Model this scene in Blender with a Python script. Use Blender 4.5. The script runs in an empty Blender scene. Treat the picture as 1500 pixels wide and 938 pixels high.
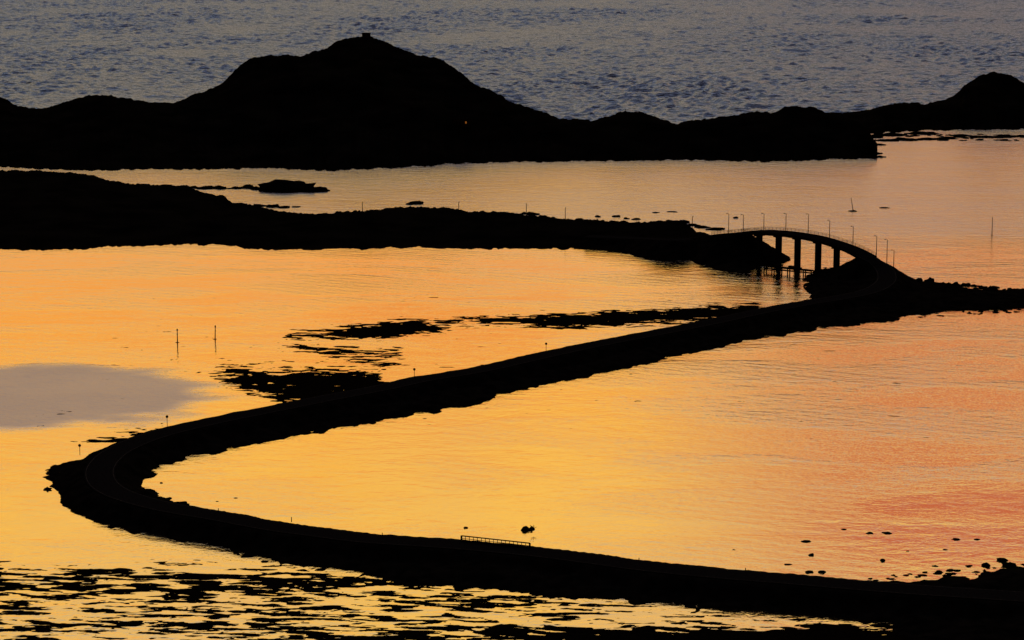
import bpy, math, random
import numpy as np
from mathutils import Vector, noise as mnoise
random.seed(7); rng=np.random.RandomState(5)
scene=bpy.context.scene
# ---------------------------------------------------------------- survey station (lookout) -> sea-level map
H=132.0; PITCH=math.radians(9.75); F=750/math.tan(math.radians(12))
cp,sp=math.cos(PITCH),math.sin(PITCH)
def ray(u,v):
    a=(u-750)/F; b=(469-v)/F
    return (a, cp+b*sp, -sp+b*cp)
def G(u,v,z=0.0):
    r=ray(u,v); t=(z-H)/r[2]; return (r[0]*t, r[1]*t, z)
def D(u,v,d):
    r=ray(u,v); t=d/r[1]; return (r[0]*t, d, H+r[2]*t)
def proj(x,y,z):
    a=y*cp-(z-H)*sp
    return 750+F*x/a, 469-F*(y*sp+(z-H)*cp)/a
def scale_at(y): return F/math.hypot(y,H)

# ---------------------------------------------------------------- noise
def _hash(ix,iy,s):
    n=(ix.astype(np.int64)*374761393+iy.astype(np.int64)*668265263+s*974634777)&0xffffffff
    n=((n^(n>>13))*1274126177)&0xffffffff
    return ((n^(n>>16))&0xffff)/32767.5-1.0
def vn(x,y,s=0):
    ix=np.floor(x);iy=np.floor(y);fx=x-ix;fy=y-iy
    fx=fx*fx*fx*(fx*(fx*6-15)+10);fy=fy*fy*fy*(fy*(fy*6-15)+10)
    a=_hash(ix,iy,s);b=_hash(ix+1,iy,s);c=_hash(ix,iy+1,s);d=_hash(ix+1,iy+1,s)
    return (a*(1-fx)+b*fx)*(1-fy)+(c*(1-fx)+d*fx)*fy
def fbm(x,y,o=4,s=0,g=.5):
    r=0;a=0.55
    for i in range(o):
        r=r+a*vn(x*2**i+17.3*i,y*2**i-9.1*i,s+i);a*=g
    return r
def poly_sd(px,py,poly):
    P=np.array(poly,float);n=len(P);d=np.full(px.shape,1e9);ins=np.zeros(px.shape,bool)
    for i in range(n):
        ax,ay=P[i];bx,by=P[(i+1)%n];ex,ey=bx-ax,by-ay
        t=np.clip(((px-ax)*ex+(py-ay)*ey)/(ex*ex+ey*ey+1e-9),0,1)
        d=np.minimum(d,np.hypot(px-ax-t*ex,py-ay-t*ey))
        c=((ay>py)!=(by>py))
        xi=ax+(py-ay)*ex/(ey if abs(ey)>1e-9 else 1e-9)
        ins^=(c&(px<xi))
    return np.where(ins,d,-d)
def line_dist(px,py,line):
    d=np.full(px.shape,1e9);zz=np.zeros(px.shape)
    for (ax,ay,az),(bx,by,bz) in zip(line[:-1],line[1:]):
        ex,ey=bx-ax,by-ay
        t=np.clip(((px-ax)*ex+(py-ay)*ey)/(ex*ex+ey*ey+1e-9),0,1)
        dd=np.hypot(px-ax-t*ex,py-ay-t*ey);m=dd<d
        d=np.where(m,dd,d);zz=np.where(m,az+(bz-az)*t,zz)
    return d,zz
def interp(tab,u): 
    return np.interp(u,[p[0] for p in tab],[p[1] for p in tab])
def smooth_line(pts,n=8):
    out=[];P=[Vector(p) for p in pts]
    for i in range(len(P)-1):
        p0=P[max(i-1,0)];p1=P[i];p2=P[i+1];p3=P[min(i+2,len(P)-1)]
        for k in range(n):
            t=k/n
            out.append(tuple(0.5*((2*p1)+(p2-p0)*t+(2*p0-5*p1+4*p2-p3)*t*t+(3*p1-p0-3*p2+p3)*t**3)))
    out.append(tuple(P[-1]));return out

# ---------------------------------------------------------------- materials
def lin(r,g,b):
    f=lambda c:((c/255+0.055)/1.055)**2.4 if c/255>0.04045 else c/255/12.92
    return (f(r),f(g),f(b),1)
def new_mat(name):
    m=bpy.data.materials.new(name);m.use_nodes=True;m.node_tree.nodes.clear();return m,m.node_tree
def dark_mat(name,c1,c2,scale=0.4,rough=0.95,bump=0.3,spec=0.0):
    m,t=new_mat(name);N=t.nodes;L=t.links
    o=N.new('ShaderNodeOutputMaterial');p=N.new('ShaderNodeBsdfPrincipled')
    g=N.new('ShaderNodeNewGeometry');n=N.new('ShaderNodeTexNoise');n.inputs['Scale'].default_value=scale;n.inputs['Detail'].default_value=4
    L.new(g.outputs['Position'],n.inputs['Vector'])
    r=N.new('ShaderNodeValToRGB');r.color_ramp.elements[0].position=.35;r.color_ramp.elements[1].position=.65
    r.color_ramp.elements[0].color=(*c1,1);r.color_ramp.elements[1].color=(*c2,1)
    L.new(n.outputs['Fac'],r.inputs['Fac']);L.new(r.outputs['Color'],p.inputs['Base Color'])
    b=N.new('ShaderNodeBump');b.inputs['Strength'].default_value=bump;b.inputs['Distance'].default_value=.3
    L.new(n.outputs['Fac'],b.inputs['Height']);L.new(b.outputs['Normal'],p.inputs['Normal'])
    p.inputs['Roughness'].default_value=rough;p.inputs['Specular IOR Level'].default_value=spec
    L.new(p.outputs[0],o.inputs[0]);return m
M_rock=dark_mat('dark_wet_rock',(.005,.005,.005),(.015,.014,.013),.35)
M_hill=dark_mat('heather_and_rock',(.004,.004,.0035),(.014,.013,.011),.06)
M_weed=dark_mat('seaweed',(.005,.004,.003),(.011,.009,.006),1.2)
M_road=dark_mat('asphalt',(.014,.014,.016),(.021,.021,.023),1.5,.9)
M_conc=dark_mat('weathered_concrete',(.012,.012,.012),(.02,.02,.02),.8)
M_steel=dark_mat('galvanised_steel',(.008,.008,.009),(.014,.014,.014),2,.6)
M_wood=dark_mat('tarred_wood',(.008,.007,.006),(.016,.013,.011),2)
M_paint=dark_mat('worn_road_paint',(.05,.05,.05),(.13,.13,.12),2)
M_wall=dark_mat('painted_boards',(.03,.02,.018),(.05,.03,.025),1)

def mesh_obj(name,verts,faces,mat,parent=None,smooth=True):
    me=bpy.data.meshes.new(name);me.from_pydata(verts,[],faces);me.update()
    me.materials.append(mat)
    if smooth: me.polygons.foreach_set('use_smooth',[True]*len(me.polygons))
    o=bpy.data.objects.new(name,me);scene.collection.objects.link(o)
    if parent: o.parent=parent
    return o
def grid_obj(name,X,Y,Z,mat,cull=-0.3,parent=None):
    ny,nx=X.shape
    zc=np.maximum.reduce([Z[:-1,:-1],Z[1:,:-1],Z[:-1,1:],Z[1:,1:]])
    jj,ii=np.where(zc>cull)
    a=jj*nx+ii;F4=np.stack([a,a+1,a+nx+1,a+nx],1)
    used=np.unique(F4);remap=np.full(nx*ny,-1);remap[used]=np.arange(len(used))
    V=np.stack([X.ravel(),Y.ravel(),Z.ravel()],1)[used]
    return mesh_obj(name,V.tolist(),remap[F4].tolist(),mat,parent)

class Acc:
    def __init__(s): s.v=[];s.f=[]
    def add(s,v,f):
        k=len(s.v);s.v+= [tuple(p) for p in v];s.f+=[tuple(i+k for i in q) for q in f]
    def box(s,c,sx,sy,sz,rot=0,tilt=None):
        ca,sa=math.cos(rot),math.sin(rot);v=[]
        for z in(-.5,.5):
            for x,y in((-.5,-.5),(.5,-.5),(.5,.5),(-.5,.5)):
                X=x*sx;Y=y*sy;v.append((c[0]+X*ca-Y*sa,c[1]+X*sa+Y*ca,c[2]+z*sz))
        s.add(v,[(0,3,2,1),(4,5,6,7),(0,1,5,4),(1,2,6,5),(2,3,7,6),(3,0,4,7)])
    def tube(s,a,b,r0,r1=None,n=8):
        r1=r0 if r1 is None else r1
        a=Vector(a);b=Vector(b);d=(b-a).normalized();q=d.orthogonal().normalized();w=d.cross(q);v=[]
        for p,r in((a,r0),(b,r1)):
            for k in range(n):
                t=2*math.pi*k/n;v.append(p+q*math.cos(t)*r+w*math.sin(t)*r)
        s.add(v,[(k,(k+1)%n,n+(k+1)%n,n+k) for k in range(n)]+[tuple(range(n-1,-1,-1)),tuple(range(n,2*n))])
    def rock(s,c,rx,ry,rz,seed,sub=2):
        import bmesh
        bm=bmesh.new();bmesh.ops.create_icosphere(bm,subdivisions=sub,radius=1)
        off=Vector((seed*7.3,seed*3.1,seed*1.7));v=[]
        for q in bm.verts:
            p=q.co;k=1+.5*mnoise.noise(p*1.3+off)+.35*mnoise.noise(p*3.1+off)+.15*mnoise.noise(p*7+off)
            v.append((c[0]+p.x*k*rx,c[1]+p.y*k*ry,c[2]+p.z*k*rz))
        s.add(v,[tuple(x.index for x in f.verts) for f in bm.faces]);bm.free()
    def obj(s,name,mat,parent=None,smooth=False): return mesh_obj(name,s.v,s.f,mat,parent,smooth)
def empty(name,loc=(0,0,0)):
    e=bpy.data.objects.new(name,None);scene.collection.objects.link(e);return e

# ---------------------------------------------------------------- hills built from front shore to ridge to lee shore
def ridge_land(name,u0,u1,nu,front,sky,dist=None,height=None,back=110,mat=M_hill,rock=1.0,nf=46,nb=16,seed=0,jit=2.8):
    us=np.linspace(u0,u1,nu);V=[]
    for i,u in enumerate(us):
        vf=float(interp(front,u))+jit*float(fbm(np.array([u/14.]),np.array([seed+.5]),6,seed,.62)[0])
        vs=float(interp(sky,u))+2.4*float(fbm(np.array([u/11.]),np.array([seed+3.5]),5,seed,.7)[0])
        A=G(u,vf)
        if dist: R=D(u,vs,float(interp(dist,u)))
        else: R=G(u,vs,float(interp(height,u)))
        col=[]
        for j in range(nf):
            t=j/(nf-1);x=A[0]+(R[0]-A[0])*t;y=A[1]+(R[1]-A[1])*t
            col.append((x,y,t,0))
        for j in range(1,nb+1):
            t=j/nb;x=R[0]*(1+back*t/R[1]);y=R[1]+back*t;col.append((x,y,t,1))
        a=np.array(col);x,y,t,s=a.T
        prof=np.where(s==0,np.sin(t*math.pi/2)**.9*.55+.45*t**1.3,np.cos(t*math.pi/2)**1.2)
        w=np.where(s==0,np.sin(np.pi*np.clip(t,0,1))**.8,np.sin(np.pi*t))
        n=fbm(x/45.,y/45.,5,seed+11)
        z=(R[2]+1.0)*prof-1.0+w*(n*.16*R[2]-0.04*R[2])+rock*.5*w*fbm(x/6.,y/6.,3,seed+2)
        V.append(np.stack([x,y,z],1))
    V=np.array(V)
    nr=nf+nb;faces=[(i*nr+j,(i+1)*nr+j,(i+1)*nr+j+1,i*nr+j+1) for i in range(nu-1) for j in range(nr-1)]
    return mesh_obj(name,V.reshape(-1,3).tolist(),faces,mat)

sky1=[(-140,165),(-60,140),(0,142),(30,156),(60,160),(85,153),(110,146),(125,140),(150,139),(200,147),(240,152),(262,150),(280,140),(300,134),(325,122),(345,103),(362,90),(385,82),(405,80),(440,83),(452,78),(465,75),(483,69),(492,60),(505,56),(520,54),(545,54),(575,65),(610,82),(636,84),(650,90),(665,98),(678,107),(690,120),(720,133),(745,150),(780,160),(800,168),(820,177),(865,181),(890,175),(905,168),(918,167),(940,168),(965,176),(990,186),(1010,180),(1050,174),(1085,167),(1110,163),(1130,166),(1150,157),(1190,158),(1210,166),(1240,172),(1262,180),(1275,200),(1285,226)]
front1=[(-140,245),(0,247),(150,251),(250,251),(400,248),(470,251),(560,248),(700,240),(850,238),(1000,236),(1100,238),(1200,236),(1250,234),(1285,229)]
dist1=[(u,max(1268,1312+(185-v)*1.0)) for u,v in sky1]
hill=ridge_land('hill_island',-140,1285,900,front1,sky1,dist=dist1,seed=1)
sky2=[(1180,185),(1240,176),(1262,172),(1290,160),(1310,155),(1340,155),(1358,158),(1390,148),(1405,138),(1412,128),(1430,117),(1440,111),(1455,109),(1480,112),(1500,123),(1560,135),(1640,165)]
front2=[(1180,200),(1262,200),(1300,196),(1400,191),(1500,191),(1640,190)]
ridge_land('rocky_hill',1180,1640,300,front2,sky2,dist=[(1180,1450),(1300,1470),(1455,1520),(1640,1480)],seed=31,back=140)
sky3=[(-120,248),(0,250),(60,251),(110,254),(140,257),(155,263),(185,269),(225,272),(275,272),(295,281),(325,287),(340,297),(365,301),(395,306),(420,312),(470,314),(530,309),(580,304),(600,303),(640,305),(690,310),(735,312),(780,317),(850,323),(900,325),(940,327),(965,325),(990,323),(1010,329),(1020,340),(1050,346),(1080,352),(1100,362),(1112,374)]
front3=[(-120,370),(0,371),(100,372),(180,369),(240,367),(345,367),(358,374),(430,375),(500,372),(570,373),(640,375),(700,374),(760,373),(850,372),(890,375),(920,380),(970,383),(1020,389),(1060,394),(1090,396),(1112,394)]
h3=[(-120,13),(100,12),(160,9),(300,7),(420,4.5),(580,5.5),(700,4.5),(850,3.6),(990,5),(1030,5.5),(1080,6),(1112,2)]
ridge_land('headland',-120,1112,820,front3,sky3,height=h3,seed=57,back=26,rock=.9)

# ---------------------------------------------------------------- road line
bridge_px=[(1030,348,924),(1055,344,915),(1080,341.3,906),(1110,339.3,897),(1141,340.5,888),(1170,344,880),(1199,349.5,872),(1225,357,866),(1250,366.5,860),(1272,378,854)]
bridge_line=smooth_line([D(*p) for p in bridge_px],6)
approach=smooth_line([G(860,346,3.2),G(930,349,3.6),G(985,351,6.0),D(1015,350,930),D(1030,348,924),D(1055,344,915),D(1080,341.3,906)],6)
road_px=[(1292,391,5.4),(1299,402,4.4),(1296,414,3.8),(1275,426,3.6),(1235,435,3.6),(1180,444,3.5),(1110,457,3.5),(1050,470,3.5),(980,484,3.5),(900,499,3.5),(850,509,3.5),(790,522,3.5),(700,542,3.5),(620,555,3.5),(560,568,3.5),(480,583,3.5),(400,599,3.5),(330,613,3.5),(250,631,3.5),(200,647,3.5),(165,665,3.4),(147,686,3.3),(150,706,3.3),(172,722,3.3),(215,736,3.2),(260,746,3.2),(320,756,3.2),(400,771,3.2),(460,779,3.2),(530,788,3.2),(600,793,3.2),(672,798,3.2),(780,808,3.2),(860,818,3.2),(950,830,3.2),(1050,840,3.2),(1150,848,3.2),(1230,855,3.2),(1330,863,3.2),(1450,871,3.2),(1640,884,3.2)]
east=[D(1250,366.5,860),D(1272,378,854)]+[G(*p) for p in road_px]
east_line=smooth_line(east,6)

# ---------------------------------------------------------------- causeway terrain
foot=[(1640,424),(1500,425),(1440,426),(1400,420),(1365,411),(1345,413),(1310,404),(1280,393),(1250,388),(1215,392),(1192,400),(1178,409),(1175,420),(1190,431),(1185,438),(1130,450),(1110,461),(1050,476),(980,490),(900,506),(850,516),(790,529),(700,549),(620,562),(560,575),(480,590),(420,602),(330,620),(240,640),(190,650),(150,662),(110,673),(68,687),(80,710),(108,742),(130,764),(190,776),(260,789),(330,804),(400,821),(440,830),(560,851),(700,863),(800,871),(900,881),(1000,889),(1100,896),(1200,901),(1300,912),(1340,960),(1400,1020),(1640,1050),(1640,820),(1500,831),(1470,834),(1420,841),(1350,850),(1290,857),(1230,855),(1150,849),(1050,841),(950,831),(850,820),(780,810),(672,799),(600,794),(530,789),(460,780),(400,770),(320,753),(260,738),(228,724),(215,706),(222,694),(240,683),(300,666),(380,649),(450,636),(560,616),(640,603),(700,591),(800,563),(880,548),(930,539),(1000,521),(1100,498),(1200,483),(1290,473),(1340,463),(1400,456),(1450,456),(1500,454),(1640,452)]
footW=[G(u,v)[:2] for u,v in foot]
footL=[G(*p)[:2] for p in [(1040,396),(1092,399),(1118,392),(1134,388),(1137,381),(1118,371),(1100,362),(1060,362)]]
def terrain(name,x0,x1,y0,y1,step,polys,lines,seed,mat):
    xs=np.arange(x0,x1,step);ys=np.arange(y0,y1,step);X,Y=np.meshgrid(xs,ys)
    wx=X+1.8*fbm(X/7,Y/7,5,seed,.6);wy=Y+4.2*fbm(X/5,Y/8,5,seed+5,.64)
    sd=np.full(X.shape,-1e9)
    for p in polys: sd=np.maximum(sd,poly_sd(wx,wy,p))
    n=fbm(X/4,Y/4,4,seed+9,.6);n2=fbm(X/14,Y/14,3,seed+19)
    base=np.where(sd<0,sd*.25,np.minimum(sd*.16,1.5+.8*n2))+.5*n*np.clip(sd/3+1,0.2,1)
    Z=base
    for l in lines:
        d,zr=line_dist(X,Y,l)
        emb=(zr-.15)-np.maximum(0,d-4.6)*.62+.7*n*np.clip((d-4.0)/2.5,0,1)
        flat=np.clip((5.6-d)/1.2,0,1)
        Z=np.maximum(Z,emb);Z=Z*(1-flat)+np.minimum(Z,np.maximum(emb,-2))*flat
    return grid_obj(name,X,Y,Z,mat)
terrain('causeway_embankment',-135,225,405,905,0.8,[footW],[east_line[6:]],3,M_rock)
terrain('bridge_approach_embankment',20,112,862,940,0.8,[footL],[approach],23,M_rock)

def ribbon(line,w,name,mat,dz=0.0,thick=.25,parent=None,off=0):
    v=[];f=[];n=len(line)
    for i,p in enumerate(line):
        a=Vector(line[max(i-1,0)]);b=Vector(line[min(i+1,n-1)]);t=(b-a);t.z=0;t.normalize();s=Vector((t.y,-t.x,0));P=Vector(p)+s*off
        for k in((-w/2,0),(w/2,0),(w/2,-thick),(-w/2,-thick)):
            q=P+s*k[0];v.append((q.x,q.y,q.z+dz+k[1]))
    for i in range(n-1):
        for k in range(4):
            f.append((i*4+k,i*4+(k+1)%4,(i+1)*4+(k+1)%4,(i+1)*4+k))
    f+= [(0,1,2,3),(4*n-1,4*n-2,4*n-3,4*n-4)]
    return mesh_obj(name,v,f,mat,parent,False)
road=empty('road')
ribbon(east_line,7.0,'carriageway',M_road,0.02,.3,road)
ribbon(approach,7.0,'approach_carriageway',M_road,0.02,.3,road)
for o_,nm in((-3.1,'edge_line_1'),(3.1,'edge_line_2')): ribbon(east_line,.12,nm,M_paint,.028,.004,road,o_)

# ---------------------------------------------------------------- bridge
br=empty('road_bridge')
bl=[p for p in bridge_line[6:]]
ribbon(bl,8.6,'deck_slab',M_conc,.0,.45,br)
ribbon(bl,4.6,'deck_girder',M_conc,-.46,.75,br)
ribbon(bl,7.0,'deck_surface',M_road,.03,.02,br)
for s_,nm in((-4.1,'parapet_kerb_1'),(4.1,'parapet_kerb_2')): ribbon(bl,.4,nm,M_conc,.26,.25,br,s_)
def frames(line):
    n=len(line);out=[]
    for i,p in enumerate(line):
        a=Vector(line[max(i-1,0)]);b=Vector(line[min(i+1,n-1)]);t=(b-a);t.z=0;t.normalize();out.append((Vector(p),t,Vector((t.y,-t.x,0))))
    return out
def resample(line,step):
    out=[Vector(line[0])];acc=0
    for a,b in zip(line[:-1],line[1:]):
        a=Vector(a);b=Vector(b);L=(b-a).length;s=step-acc
        while s<=L: out.append(a+(b-a)*(s/L));s+=step
        acc=(acc+L)%step
    return out
rail=Acc()
rl=resample(bl,2.0)
for side in(-4.15,4.15):
    fr=frames(rl)
    for (p,t,s) in fr: rail.tube(p+s*side+Vector((0,0,.2)),p+s*side+Vector((0,0,1.35)),.06,n=5)
    for (p,t,s),(q,t2,s2) in zip(fr[:-1],fr[1:]):
        for h in(.65,1.0,1.35): rail.tube(p+s*side+Vector((0,0,h)),q+s2*side+Vector((0,0,h)),.05,n=5)
rail.obj('railing',M_steel,br)
def at_u(line,u):
    best=min(frames(line),key=lambda f:abs(proj(*f[0])[0]-u));return best
blf=smooth_line(bl,4)
piers=Acc()
for u in(1113,1141,1169,1199,1226):
    p,t,s=at_u(blf,u);ang=math.atan2(t.y,t.x)
    top=p.z-1.2
    piers.box((p.x,p.y,(top-2)/2),1.3,2.2,top+2,ang)
    piers.box((p.x,p.y,top-.25),1.6,4.4,.5,ang)
    piers.box((p.x,p.y,-.4),2.0,3.0,1.6,ang)
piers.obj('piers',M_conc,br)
jet=Acc();ja=Vector(G(1121,391,1.9));jb=Vector(G(1190,398,1.9))
L=(jb-ja).length;d=(jb-ja).normalized();ang=math.atan2(d.y,d.x);c=(ja+jb)/2
jet.box((c.x,c.y,2.2),L,2.0,.45,ang);jet.box((c.x,c.y,1.3),L,1.7,.25,ang)
pn=Vector((-d.y,d.x,0))
for k in range(7):
    for sd_ in(-.8,.8):
        q=ja+d*(L*k/6)+pn*sd_;jet.tube((q.x,q.y,-2),(q.x,q.y,2.1),.24,n=7)
for k in(1.5,3.4): 
    q=ja+d*(L*k/6);jet.box((q.x,q.y,2.8),2.4,1.6,.8,ang)
jet.obj('fender_jetty',M_wood,br)

# ---------------------------------------------------------------- street lamps
def lamp(base,h,side,arm=1.0,r=.08):
    a=Acc();b=Vector(base);s=Vector(side)
    a.tube(b,b+Vector((0,0,.9)),.14,.12);a.tube(b+Vector((0,0,.9)),b+Vector((0,0,h)),r*1.2,r*.8)
    q=b+Vector((0,0,h));e=q+s*arm+Vector((0,0,.2));a.tube(q,e,.05)
    ang=math.atan2(s.y,s.x);a.box((e+s*.25),.7,.3,.15,ang);a.box((e+s*.25+Vector((0,0,-.11))),.42,.2,.08,ang)
    a.obj('street_lamp',M_steel)
for u,vt in((1046,313),(1077,315),(1108,313),(1140,313),(1172,314),(1205,323),(1239,332),(1272,346)):
    p,t,s=at_u(blf,u);b=p+s*-4.0
    k=scale_at(b.y);hh=(proj(*b)[1]-vt)/k
    lamp(b,max(5.5,min(hh,9.5)),s,.7,.12)
for u,v,z,h in((1299,386,5,8.6),(1309,392,4,6.2)):
    lamp(G(u,v,z),h,(-.9,-.3,0),.7,.12)
for u,v,z,h in((531,312,4,4.4),(672,313,4,4.8),(771,318,3.5,5.4),(828,326,3.2,6.0),(1014,334,4,4.5)):
    lamp(G(u,v,z),h,(0.2,-1,0),.6,.14)

def stake(u,v0,v1,lean=0,head=True,r=.14):
    b=Vector(G(u,v0));h=(v0-v1)/scale_at(b.y);a=Acc()
    top=b+Vector((lean*h,0,h));a.tube(b-Vector((0,0,1)),top,r*1.3,r*.8)
    if head:
        a.tube(top-Vector((0,0,.1)),top+Vector((0,0,.5)),.24,.18);a.tube(top-Vector((0,0,1.3)),top-Vector((0,0,1.1)),.2,.2)
    a.rock((b.x,b.y,-.1),.7,.7,.3,u,1)
    a.obj('channel_marker',M_wood)
stake(260,502,484);stake(315,497,479,lean=.04);stake(1250,308,290,lean=-.2,head=False);stake(1453,345,318,head=False)
def sign(u,v,z,h=2.4):
    b=Vector(G(u,v,z));a=Acc();a.tube(b-Vector((0,0,.5)),b+Vector((0,0,h)),.07)
    c=b+Vector((0,-.1,h-.1));n=14
    V=[(c.x+math.cos(2*math.pi*k/n)*.36,c.y+o_,c.z+math.sin(2*math.pi*k/n)*.36) for o_ in(0,.05) for k in range(n)]
    a.add(V,[tuple(range(n)),tuple(range(2*n-1,n-1,-1))]+[(k,n+k,n+(k+1)%n,(k+1)%n) for k in range(n)])
    a.obj('traffic_sign',M_steel)
sign(245,623,3.2,2.3);sign(117,664,2.6,2.0);sign(607,551,3.3,2.0);sign(800,513,3.3,2.0)
posts=Acc()
for u,v in((427,763),(320,750),(936,823),(1092,838),(560,786)):
    p=Vector(G(u,v,3.0))
    posts.tube(p-Vector((0,0,.3)),p+Vector((0,0,.8)),.1,.08)
posts.obj('roadside_marker_posts',M_wood)
ga=Vector(G(676,793,3.2));gb=Vector(G(776,804,3.2));g=Acc();Lg=(gb-ga).length;dg=(gb-ga)/Lg
for k in range(18):
    q=ga+dg*(Lg*k/17);g.box((q.x,q.y,q.z+.55),.13,.13,1.15,0)
def bar(z,r): g.tube(ga+Vector((0,0,z)),gb+Vector((0,0,z)),r)
bar(1.15,.13);bar(.6,.06);bar(.12,.16)
for q in(ga,gb): g.box((q.x,q.y,q.z+.5),.4,.4,1.3,0)
g.obj('guard_rail',M_steel)

def box_mesh(c,sx,sy,sz,name,mat,parent):
    a=Acc();a.box(c,sx,sy,sz);return a.obj(name,mat,parent)
hut=empty('lookout_hut');c=D(536.5,54,1441);z=c[2]
box_mesh((c[0],c[1],z+.4),4.8,4,3.2,'walls',M_wall,hut);box_mesh((c[0],c[1],z+2.15),5.4,4.6,.3,'roof',M_conc,hut)
box_mesh((c[0]-1,c[1]-2.02,z+.4),.9,.06,2.0,'door',M_wood,hut);box_mesh((c[0]+1.1,c[1]-2.02,z+1.2),1.2,.06,.8,'window',M_steel,hut)
cn=Acc();c=D(916,168,1330)
for k in range(9): cn.rock((c[0]+random.uniform(-.5,.5)*(1-k/9),c[1],c[2]+k*.22-.3),1.1-.09*k,1.0-.08*k,.4,k+3,1)
cn.tube((c[0],c[1],c[2]+1),(c[0],c[1],c[2]+3.2),.12);cn.obj('stone_cairn',M_rock)
# wooden house on the island with one lit window
bpy.context.view_layer.update()
r_=Vector(ray(676,184)).normalized();ok,loc,_,_=hill.ray_cast(Vector((0,0,H)),r_)
if ok:
    ho=empty('wooden_house');x,y,z=loc.x,loc.y,loc.z
    box_mesh((x,y+3,z+1.2),9,6,4.2,'walls',M_wall,ho)
    a=Acc();a.add([(x-5,y-.4,z+3.2),(x+5,y-.4,z+3.2),(x+5,y+6.4,z+3.2),(x-5,y+6.4,z+3.2),(x-5,y+3,z+5.6),(x+5,y+3,z+5.6)],[(0,1,5,4),(2,3,4,5),(1,2,5),(3,0,4),(0,3,2,1)]);a.obj('roof',M_conc,ho)
    box_mesh((x-1,y-.03,z+1),1,.06,2.1,'door',M_wood,ho);box_mesh((x-3,y-.03,z+1.6),1.2,.06,1,'window_dark',M_steel,ho)
    gm,t_=new_mat('lamplit_window');e_=t_.nodes.new('ShaderNodeEmission');e_.inputs[0].default_value=(1,.32,.05,1);e_.inputs[1].default_value=.2
    o_=t_.nodes.new('ShaderNodeOutputMaterial');t_.links.new(e_.outputs[0],o_.inputs[0])
    box_mesh((x+2.4,y-.03,z+1.6),.8,.06,1.1,'window_lit',gm,ho)

# ---------------------------------------------------------------- rocks
sk=Acc()
def R(acc,u,v,w,h,seed,dep=.8):
    p=G(u,v);k=scale_at(p[1]);rx=w/2/k;hz=h/k
    acc.rock((p[0],p[1]+rx*dep*.5,-hz*.15),rx,rx*dep,hz,seed,3 if w>18 else 2)
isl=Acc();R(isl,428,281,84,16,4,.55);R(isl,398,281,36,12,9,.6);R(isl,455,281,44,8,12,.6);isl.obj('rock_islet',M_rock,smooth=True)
for (u,v,w,h) in [(170,270,20,2),(205,272,26,2),(240,274,30,2.5),(268,275,18,3.5),(283,276,20,3),(300,277,28,4),(322,277,22,4.5),(345,277,24,3),(362,276,26,5),(378,278,22,5),(350,300,22,2),(378,303,28,3),(400,304,22,4),(415,305,18,3),(433,304,14,2),
  (610,299,20,5),(600,300,12,3),(876,318,9,2.5),(903,318,13,3),(918,321,9,2),(932,322,13,2.5),(965,326,15,3),(985,327,22,3.5),(1000,327,22,4),(1015,331,20,3),(1030,334,24,3),(1048,337,26,3),(780,315,18,4),(768,314,12,3),(795,318,12,3),(960,312,12,1.5),(985,311,16,1.5),(1296,305,16,1.2),(1250,310,14,2),(1078,320,8,3),
  (1280,226,24,4),(1290,231,16,3),(1270,232,30,4),(1285,213,26,2.5),(1300,207,34,2.5),(1330,206,40,2.5),(1360,205,34,2.5),(1385,204,36,3),(1410,200,30,2.5),(1440,202,46,2),(1470,202,40,2),(1500,201,40,2),(1280,202,30,4),(1310,199,40,3.5),(1350,197,46,3.5)]:
    R(sk,u,v,w,h,u*.37+v)
for i in range(70):
    u=random.uniform(1270,1520);R(sk,u,random.uniform(197,207),random.uniform(5,16),random.uniform(.8,2),i+.5)
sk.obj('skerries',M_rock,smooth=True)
nr=Acc()
for (u,v,w,h) in [(69,718,13,4),(770,777,16,6),(779,776,9,5),(682,774,7,2),(1181,794,14,2),(1188,814,9,3),(1186,839,12,3),(1205,839,12,3),(1236,776,8,1.2),(1274,782,12,2),(1300,782,16,2),(1293,822,9,3),(1400,791,16,1.5),(1432,791,9,1.5),(1330,808,6,1),(1385,806,8,1),(1445,830,16,5),(1468,822,14,5),(1480,830,20,6),(1155,828,12,1),(1370,830,10,1.5),(1420,830,12,1.5),(345,730,6,.8),(318,735,4,.8),(236,708,5,1.5),(1075,806,5,.7)]:
    R(nr,u,v,w,h,u*.11+v)
for i in range(40):
    u=random.uniform(1270,1510);R(nr,u,853-(u-1250)*.085+random.uniform(-5,3),random.uniform(5,15),random.uniform(.8,2.5),i+.2)
for i in range(40):
    u=random.uniform(1250,1500);R(nr,u,468-(u-1230)*.05+random.uniform(-4,3),random.uniform(4,12),random.uniform(.6,1.6),i+.7)
for i in range(60):
    t=random.random();R(nr,1310+190*t,407+18*t+random.uniform(0,7),random.uniform(6,18),random.uniform(2,5),i+.9)
nr.obj('shore_rocks',M_rock,smooth=True)
br_=Acc();p=Vector(G(781,774,1.0))
for k in range(5):
    a_=k*1.2;br_.tube(p,p+Vector((math.cos(a_)*.8,math.sin(a_)*.5,.3+.15*k)),.07,.03,5)
br_.obj('driftwood',M_wood)

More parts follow.
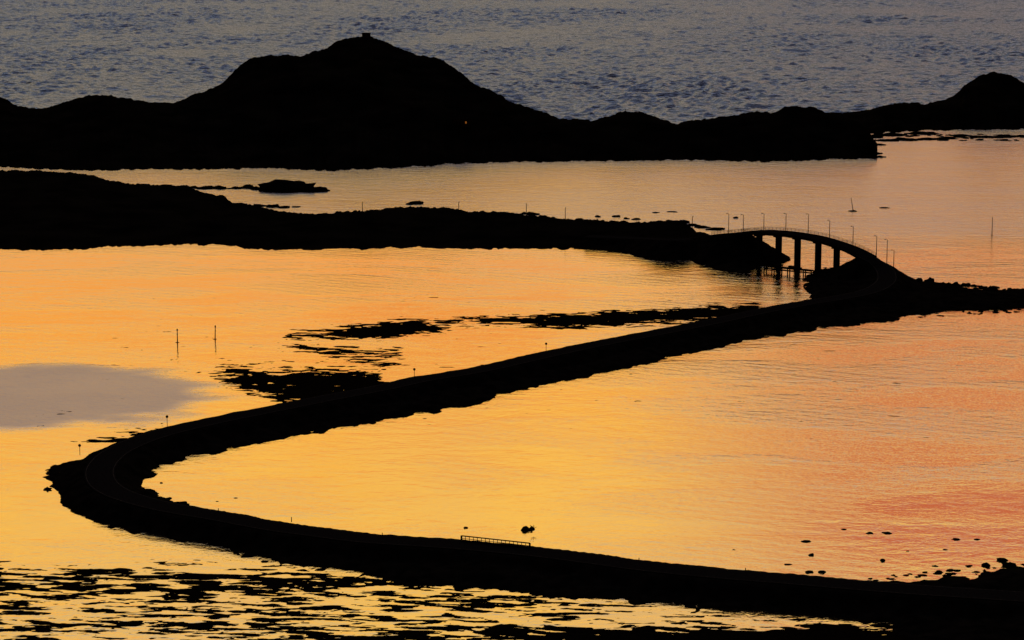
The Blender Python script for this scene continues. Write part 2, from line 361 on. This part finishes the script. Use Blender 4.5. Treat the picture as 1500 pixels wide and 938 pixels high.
# ---------------------------------------------------------------- seaweed beds just breaking the surface
def weedbed(name,x0,x1,y0,y1,dx,dy,specs,seed,sx,sy):
    xs=np.arange(x0,x1,dx);ys=np.arange(y0,y1,dy);X,Y=np.meshgrid(xs,ys);U,V=proj(X,Y,0*X)
    Z=np.full(X.shape,-1.0)
    wy=Y+1.2*fbm(X/11,Y/5,3,seed+8)+.10*X
    n=fbm(X/sx+.5*vn(X/5,Y/2,seed+4),wy/sy,5,seed,.66)+.35*fbm(X/30,Y/8,2,seed+77)
    for poly,amt,soft,bias in specs:
        sd=poly_sd(U,V,poly);m=np.clip(sd/soft,-1.6,1)
        b=bias(U,V) if callable(bias) else bias
        Z=np.maximum(Z,.35*(amt*n+m*.55+b))
    Z=np.minimum(Z,.14)
    return grid_obj(name,X,Y,Z,M_weed,-.12)
def biasA(U,V):
    b=-.70+0*U
    b+=.30*np.exp(-((V-850)/24)**2)*np.clip((700-U)/300,0,1)
    b+=np.clip((U-700)/300,0,1)*np.clip((V-918)/16,-.15,1)*.95
    b+=.20*np.exp(-((U-640)/260)**2)
    b+=.22*np.exp(-((V-896)/8)**2)*np.clip((U-700)/200,0,1)
    b+=np.clip((V-918)/30,0,1)*np.clip((U-200)/800,0,1)*.4
    return b
weedbed('seaweed_bed',-118,135,404,548,.5,.28,[([(-100,812),(440,822),(900,872),(1340,896),(1640,930),(1640,1060),(-100,1060)],1.0,26,biasA)],41,5.0,1.25)
weedbed('seaweed_bed',-125,125,588,815,.7,.5,[
 ([(318,548),(380,543),(500,541),(555,548),(566,566),(540,580),(430,592),(400,582),(370,570),(335,558)],.9,11,.1),
 ([(420,492),(480,485),(560,474),(610,471),(655,481),(600,489),(560,497),(500,497),(440,496)],.8,7,.05),
 ([(640,471),(730,467),(850,462),(1000,456),(1110,446),(1125,460),(1000,470),(900,476),(830,480),(760,472),(650,474)],.75,6,.22),
 ([(380,500),(470,497),(590,502),(600,535),(560,548),(470,530),(400,508)],1.0,10,-.58),
 ([(340,562),(470,575),(470,605),(420,600),(360,580)],1.0,6,-.45),
 ([(15,662),(100,648),(240,622),(260,645),(160,668),(90,676)],1.0,8,-.36)],63,4.5,1.7)

# ---------------------------------------------------------------- water
def nd(ty,**k):
    n=N.new(ty)
    for a,b in k.items(): setattr(n,a,b)
    return n
def lk(s,d):
    if isinstance(s,(int,float)): d.default_value=s
    else: LK.new(s,d)
def M(op,a,b=0.0,c=0.0,clamp=False):
    n=nd('ShaderNodeMath',operation=op);n.use_clamp=clamp;lk(a,n.inputs[0]);lk(b,n.inputs[1]);lk(c,n.inputs[2]);return n.outputs[0]
def MR(v,a,b,c,d,sm=True):
    n=nd('ShaderNodeMapRange');n.interpolation_type='SMOOTHSTEP' if sm else 'LINEAR';lk(v,n.inputs[0])
    for i,x in enumerate((a,b,c,d)): n.inputs[i+1].default_value=x
    return n.outputs[0]
def NZ(sx,sy,detail=3,rough=.5,dist=0.0,rot=0,off=0):
    m=nd('ShaderNodeMapping');m.inputs['Scale'].default_value=(sx,sy,1);m.inputs['Rotation'].default_value=(0,0,rot);m.inputs['Location'].default_value=(off,off*.7,off)
    LK.new(geo.outputs['Position'],m.inputs[0]);n=nd('ShaderNodeTexNoise');n.inputs['Scale'].default_value=1;n.inputs['Detail'].default_value=detail;n.inputs['Roughness'].default_value=rough;n.inputs['Distortion'].default_value=dist
    LK.new(m.outputs[0],n.inputs['Vector']);return n.outputs['Fac']
def water_out(hh,ro,fac=.97,tint=(.98,.98,.98,1),deep=(.01,.012,.014,1),dist='GGX'):
    bp=nd('ShaderNodeBump');bp.inputs['Strength'].default_value=1;bp.inputs['Distance'].default_value=1;LK.new(hh,bp.inputs['Height'])
    gl=nd('ShaderNodeBsdfGlossy');gl.distribution=dist;gl.inputs['Color'].default_value=tint
    lk(ro,gl.inputs['Roughness']);LK.new(bp.outputs[0],gl.inputs['Normal'])
    df=nd('ShaderNodeBsdfDiffuse');df.inputs['Color'].default_value=deep
    mx=nd('ShaderNodeMixShader');lk(fac,mx.inputs[0]);LK.new(df.outputs[0],mx.inputs[1]);LK.new(gl.outputs[0],mx.inputs[2])
    o=nd('ShaderNodeOutputMaterial');LK.new(mx.outputs[0],o.inputs[0])
    return bp
wm,t=new_mat('sheltered_water');N=t.nodes;LK=t.links
geo=nd('ShaderNodeNewGeometry');sep=nd('ShaderNodeSeparateXYZ');LK.new(geo.outputs['Position'],sep.inputs[0])
X_,Y_=sep.outputs[0],sep.outputs[1]
lagoon=MR(Y_,905,1010,0,1)
pc=G(20,581);dxx=M('DIVIDE',M('SUBTRACT',X_,pc[0]),60.0);dyy=M('DIVIDE',M('SUBTRACT',Y_,pc[1]),47.0)
rr=M('ADD',M('SQRT',M('ADD',M('MULTIPLY',dxx,dxx),M('MULTIPLY',dyy,dyy))),M('MULTIPLY',M('SUBTRACT',NZ(.03,.05,5,off=3),.5),.8))
patch=MR(rr,.76,1.02,1,0)
rb=M('MULTIPLY',MR(X_,10,80,0,1),MR(Y_,520,570,0,1))
gust=MR(NZ(.014,.035,4,.6,.6,.25,off=9),.40,.62,0,1)
h_small=NZ(.42,.62,3,.6,0,.45)
wv=nd('ShaderNodeTexWave');wv.wave_type='BANDS';wv.bands_direction='Y';wv.inputs['Scale'].default_value=.06;wv.inputs['Distortion'].default_value=11.0;wv.inputs['Detail'].default_value=2;wv.inputs['Detail Scale'].default_value=.16
mp=nd('ShaderNodeMapping');mp.inputs['Rotation'].default_value=(0,0,.5);LK.new(geo.outputs['Position'],mp.inputs[0]);LK.new(mp.outputs[0],wv.inputs['Vector'])
amp=M('ADD',M('ADD',.018,M('MULTIPLY',gust,.07)),M('ADD',M('MULTIPLY',rb,.085),M('ADD',M('MULTIPLY',lagoon,.18),M('MULTIPLY',patch,.35))))
h1=M('MULTIPLY',h_small,amp)
h2=M('MULTIPLY',wv.outputs['Fac'],M('MULTIPLY',M('ADD',.016,M('MULTIPLY',rb,.02)),M('ADD',.1,gust)))
h_med=M('MULTIPLY',NZ(.10,.17,4,.68,.4,.5,off=5),M('ADD',M('ADD',.09,M('MULTIPLY',M('MULTIPLY',rb,M('ADD',.35,gust)),.17)),M('MULTIPLY',lagoon,.5)))
hh=M('ADD',M('ADD',h1,h2),h_med)
ro=M('ADD',M('ADD',.05,M('MULTIPLY',gust,.03)),M('ADD',M('MULTIPLY',lagoon,.18),M('MULTIPLY',patch,.36)))
water_out(hh,ro)
om,t=new_mat('open_sea_water');N=t.nodes;LK=t.links
geo=nd('ShaderNodeNewGeometry')
hh=M('ADD',M('MULTIPLY',NZ(.16,.3,3,.6,0,.12,off=2),1.8),M('MULTIPLY',NZ(.5,.8,2,.6,0,-.1,off=4),.35))
bp=water_out(hh,.38,tint=(.56,.75,1.0,1),deep=(.01,.014,.02,1),dist='MULTI_GGX')
fr=nd('ShaderNodeFresnel');fr.inputs['IOR'].default_value=1.5;LK.new(bp.outputs[0],fr.inputs['Normal'])
mxn=[n for n in N if n.type=='MIX_SHADER'][0]
LK.new(MR(fr.outputs[0],.05,.50,.12,1.0,False),mxn.inputs[0])
sea=empty('sea')
xs=[-30000,-6000,-1500,-400,0,400,1500,6000,30000];ys=[-3000,0,400,700,1000,1455]
mesh_obj('sheltered_water_surface',[(x,y,0) for y in ys for x in xs],[(j*9+i,j*9+i+1,(j+1)*9+i+1,(j+1)*9+i) for j in range(5) for i in range(8)],wm,sea,smooth=False)
ys=[1455,2500,5000,12000,40000]
mesh_obj('distant_sea_surface',[(x,y,-3.8) for y in ys for x in xs],[(j*9+i,j*9+i+1,(j+1)*9+i+1,(j+1)*9+i) for j in range(4) for i in range(8)],om,sea,smooth=False)
rows=[1450.0]
while rows[-1]<4300: rows.append(rows[-1]+max(2.0,rows[-1]*.0014))
rows=np.array(rows);a=np.linspace(-.28,.28,640)
Y=np.repeat(rows[:,None],len(a),1);X=Y*a[None,:]
wx=X+3*vn(X/23,Y/23,5);wy=Y+.18*X
Z=1.5*fbm(wx/18,wy/13,2,91,.6)+1.5*fbm(wx/7,wy/6.5,2,95,.6)
Z*=.75+.9*(fbm(X/140,Y/220,4,99,.6)+.5)
Z=np.clip(Z,-3.2,4);Z*=np.clip((Y-1452)/60,0,1)
grid_obj('wave_surface',X,Y,Z,om,-99,sea)

# ---------------------------------------------------------------- sky
w=bpy.data.worlds.new('World');scene.world=w;w.use_nodes=True;t=w.node_tree;N=t.nodes;LK=t.links;N.clear()
tc=nd('ShaderNodeTexCoord');sep=nd('ShaderNodeSeparateXYZ');LK.new(tc.outputs['Generated'],sep.inputs[0])
el=M('MULTIPLY',M('ARCSINE',sep.outputs[2]),57.2958);az=M('MULTIPLY',M('ARCTAN2',sep.outputs[0],sep.outputs[1]),57.2958)
def SN(ax,ex,shear,z,det,dist=.4):
    c=nd('ShaderNodeCombineXYZ');LK.new(M('MULTIPLY',az,ax),c.inputs[0]);LK.new(M('ADD',M('MULTIPLY',el,ex),M('MULTIPLY',az,shear)),c.inputs[1]);c.inputs[2].default_value=z
    n=nd('ShaderNodeTexNoise');n.inputs['Scale'].default_value=1;n.inputs['Detail'].default_value=det;n.inputs['Roughness'].default_value=.55;n.inputs['Distortion'].default_value=dist;LK.new(c.outputs[0],n.inputs['Vector']);return n.outputs['Fac']
n1=SN(.10,.75,-.07,0,4,.6)
elw=M('ADD',el,M('MULTIPLY',M('SUBTRACT',n1,.5),3.0))
rp=nd('ShaderNodeValToRGB');LK.new(M('DIVIDE',elw,60.0,clamp=True),rp.inputs['Fac'])
stops=[(0,(102,98,112)),(3,(132,118,112)),(5,(206,176,128)),(7,(234,172,98)),(8.6,(248,156,62)),(10.2,(250,160,58)),(12,(250,184,74)),(14,(250,190,78)),(17,(244,188,84)),(20,(208,176,112)),(24,(170,164,150)),(30,(142,147,160)),(40,(116,126,154)),(60,(50,56,80))]
cr=rp.color_ramp
while len(cr.elements)<len(stops): cr.elements.new(.5)
for e,(p,c) in zip(cr.elements,stops): e.position=p/60;e.color=lin(*c)
def MIX(f,a,b,mode='MIX'):
    n=nd('ShaderNodeMix',data_type='RGBA',blend_type=mode);lk(f,n.inputs[0])
    for s,k in((a,6),(b,7)):
        if isinstance(s,tuple): n.inputs[k].default_value=s
        else: LK.new(s,n.inputs[k])
    return n.outputs[2]
col=rp.outputs['Color']
n2=SN(.13,1.3,-.05,4.4,5,.4)
col=MIX(M('MULTIPLY',MR(n2,.53,.62,0,1),.5),col,lin(188,168,144))
red=M('MULTIPLY',M('MULTIPLY',MR(M('ADD',az,M('MULTIPLY',M('SUBTRACT',n1,.5),12)),2.5,9,0,1),MR(el,7.8,10.5,0.08,1)),MR(el,14.6,16.6,1,0))
col=MIX(M('MULTIPLY',red,.95),col,lin(192,86,54))
red2=M('MULTIPLY',MR(M('ABSOLUTE',M('SUBTRACT',az,-1.5)),1,5,1,0),MR(M('ABSOLUTE',M('SUBTRACT',el,10.1)),.2,1.2,1,0))
col=MIX(M('MULTIPLY',red2,.5),col,lin(222,114,64))
n3=SN(.11,2.6,.10,8.1,4,.5)
col=MIX(M('MULTIPLY',M('MULTIPLY',MR(n3,.55,.63,0,1),MR(el,7,9,.1,1)),.6),col,lin(208,110,52))
n4=SN(.16,1.9,-.12,13.7,5,.5)
col=MIX(M('MULTIPLY',M('MULTIPLY',MR(n4,.55,.62,0,1),MR(az,-2,5,0,1)),.55),col,lin(214,168,128))
gv=M('MULTIPLY',MR(az,0,8,0,1),MR(M('ABSOLUTE',M('SUBTRACT',el,15.4)),.1,.7,1,0))
col=MIX(M('MULTIPLY',gv,.6),col,lin(184,162,146))
side=MR(M('ABSOLUTE',az),24,70,1,.05)
sc=nd('ShaderNodeVectorMath',operation='SCALE');LK.new(col,sc.inputs[0]);LK.new(M('MULTIPLY',side,1.06),sc.inputs[3])
ns=nd('ShaderNodeTexSky');ns.sky_type='NISHITA';ns.sun_disc=False;ns.sun_elevation=math.radians(2);ns.sun_rotation=math.radians(28)
sc2=nd('ShaderNodeVectorMath',operation='SCALE');LK.new(ns.outputs[0],sc2.inputs[0]);sc2.inputs[3].default_value=.001
ad=nd('ShaderNodeVectorMath',operation='ADD');LK.new(sc.outputs[0],ad.inputs[0]);LK.new(sc2.outputs[0],ad.inputs[1])
bg=nd('ShaderNodeBackground');LK.new(ad.outputs[0],bg.inputs[0]);bg.inputs[1].default_value=1
o=nd('ShaderNodeOutputWorld');LK.new(bg.outputs[0],o.inputs[0])
sl=bpy.data.lights.new('sun','SUN');sl.energy=.02;sl.angle=math.radians(10);sl.color=(1,.6,.35)
so=bpy.data.objects.new('sun',sl);scene.collection.objects.link(so)
dirv=Vector((math.sin(math.radians(28)),math.cos(math.radians(28)),math.tan(math.radians(2))))
so.rotation_euler=dirv.to_track_quat('Z','Y').to_euler()
# ---------------------------------------------------------------- camera
cd=bpy.data.cameras.new('camera');cam=bpy.data.objects.new('camera',cd);scene.collection.objects.link(cam)
cam.location=(0,0,H);cam.rotation_euler=(math.radians(90)-PITCH,0,0)
cd.sensor_width=36;cd.lens=18/math.tan(math.radians(12));cd.clip_start=1;cd.clip_end=100000
scene.camera=cam
scene.view_settings.view_transform='Standard';scene.view_settings.look='None';scene.view_settings.exposure=0
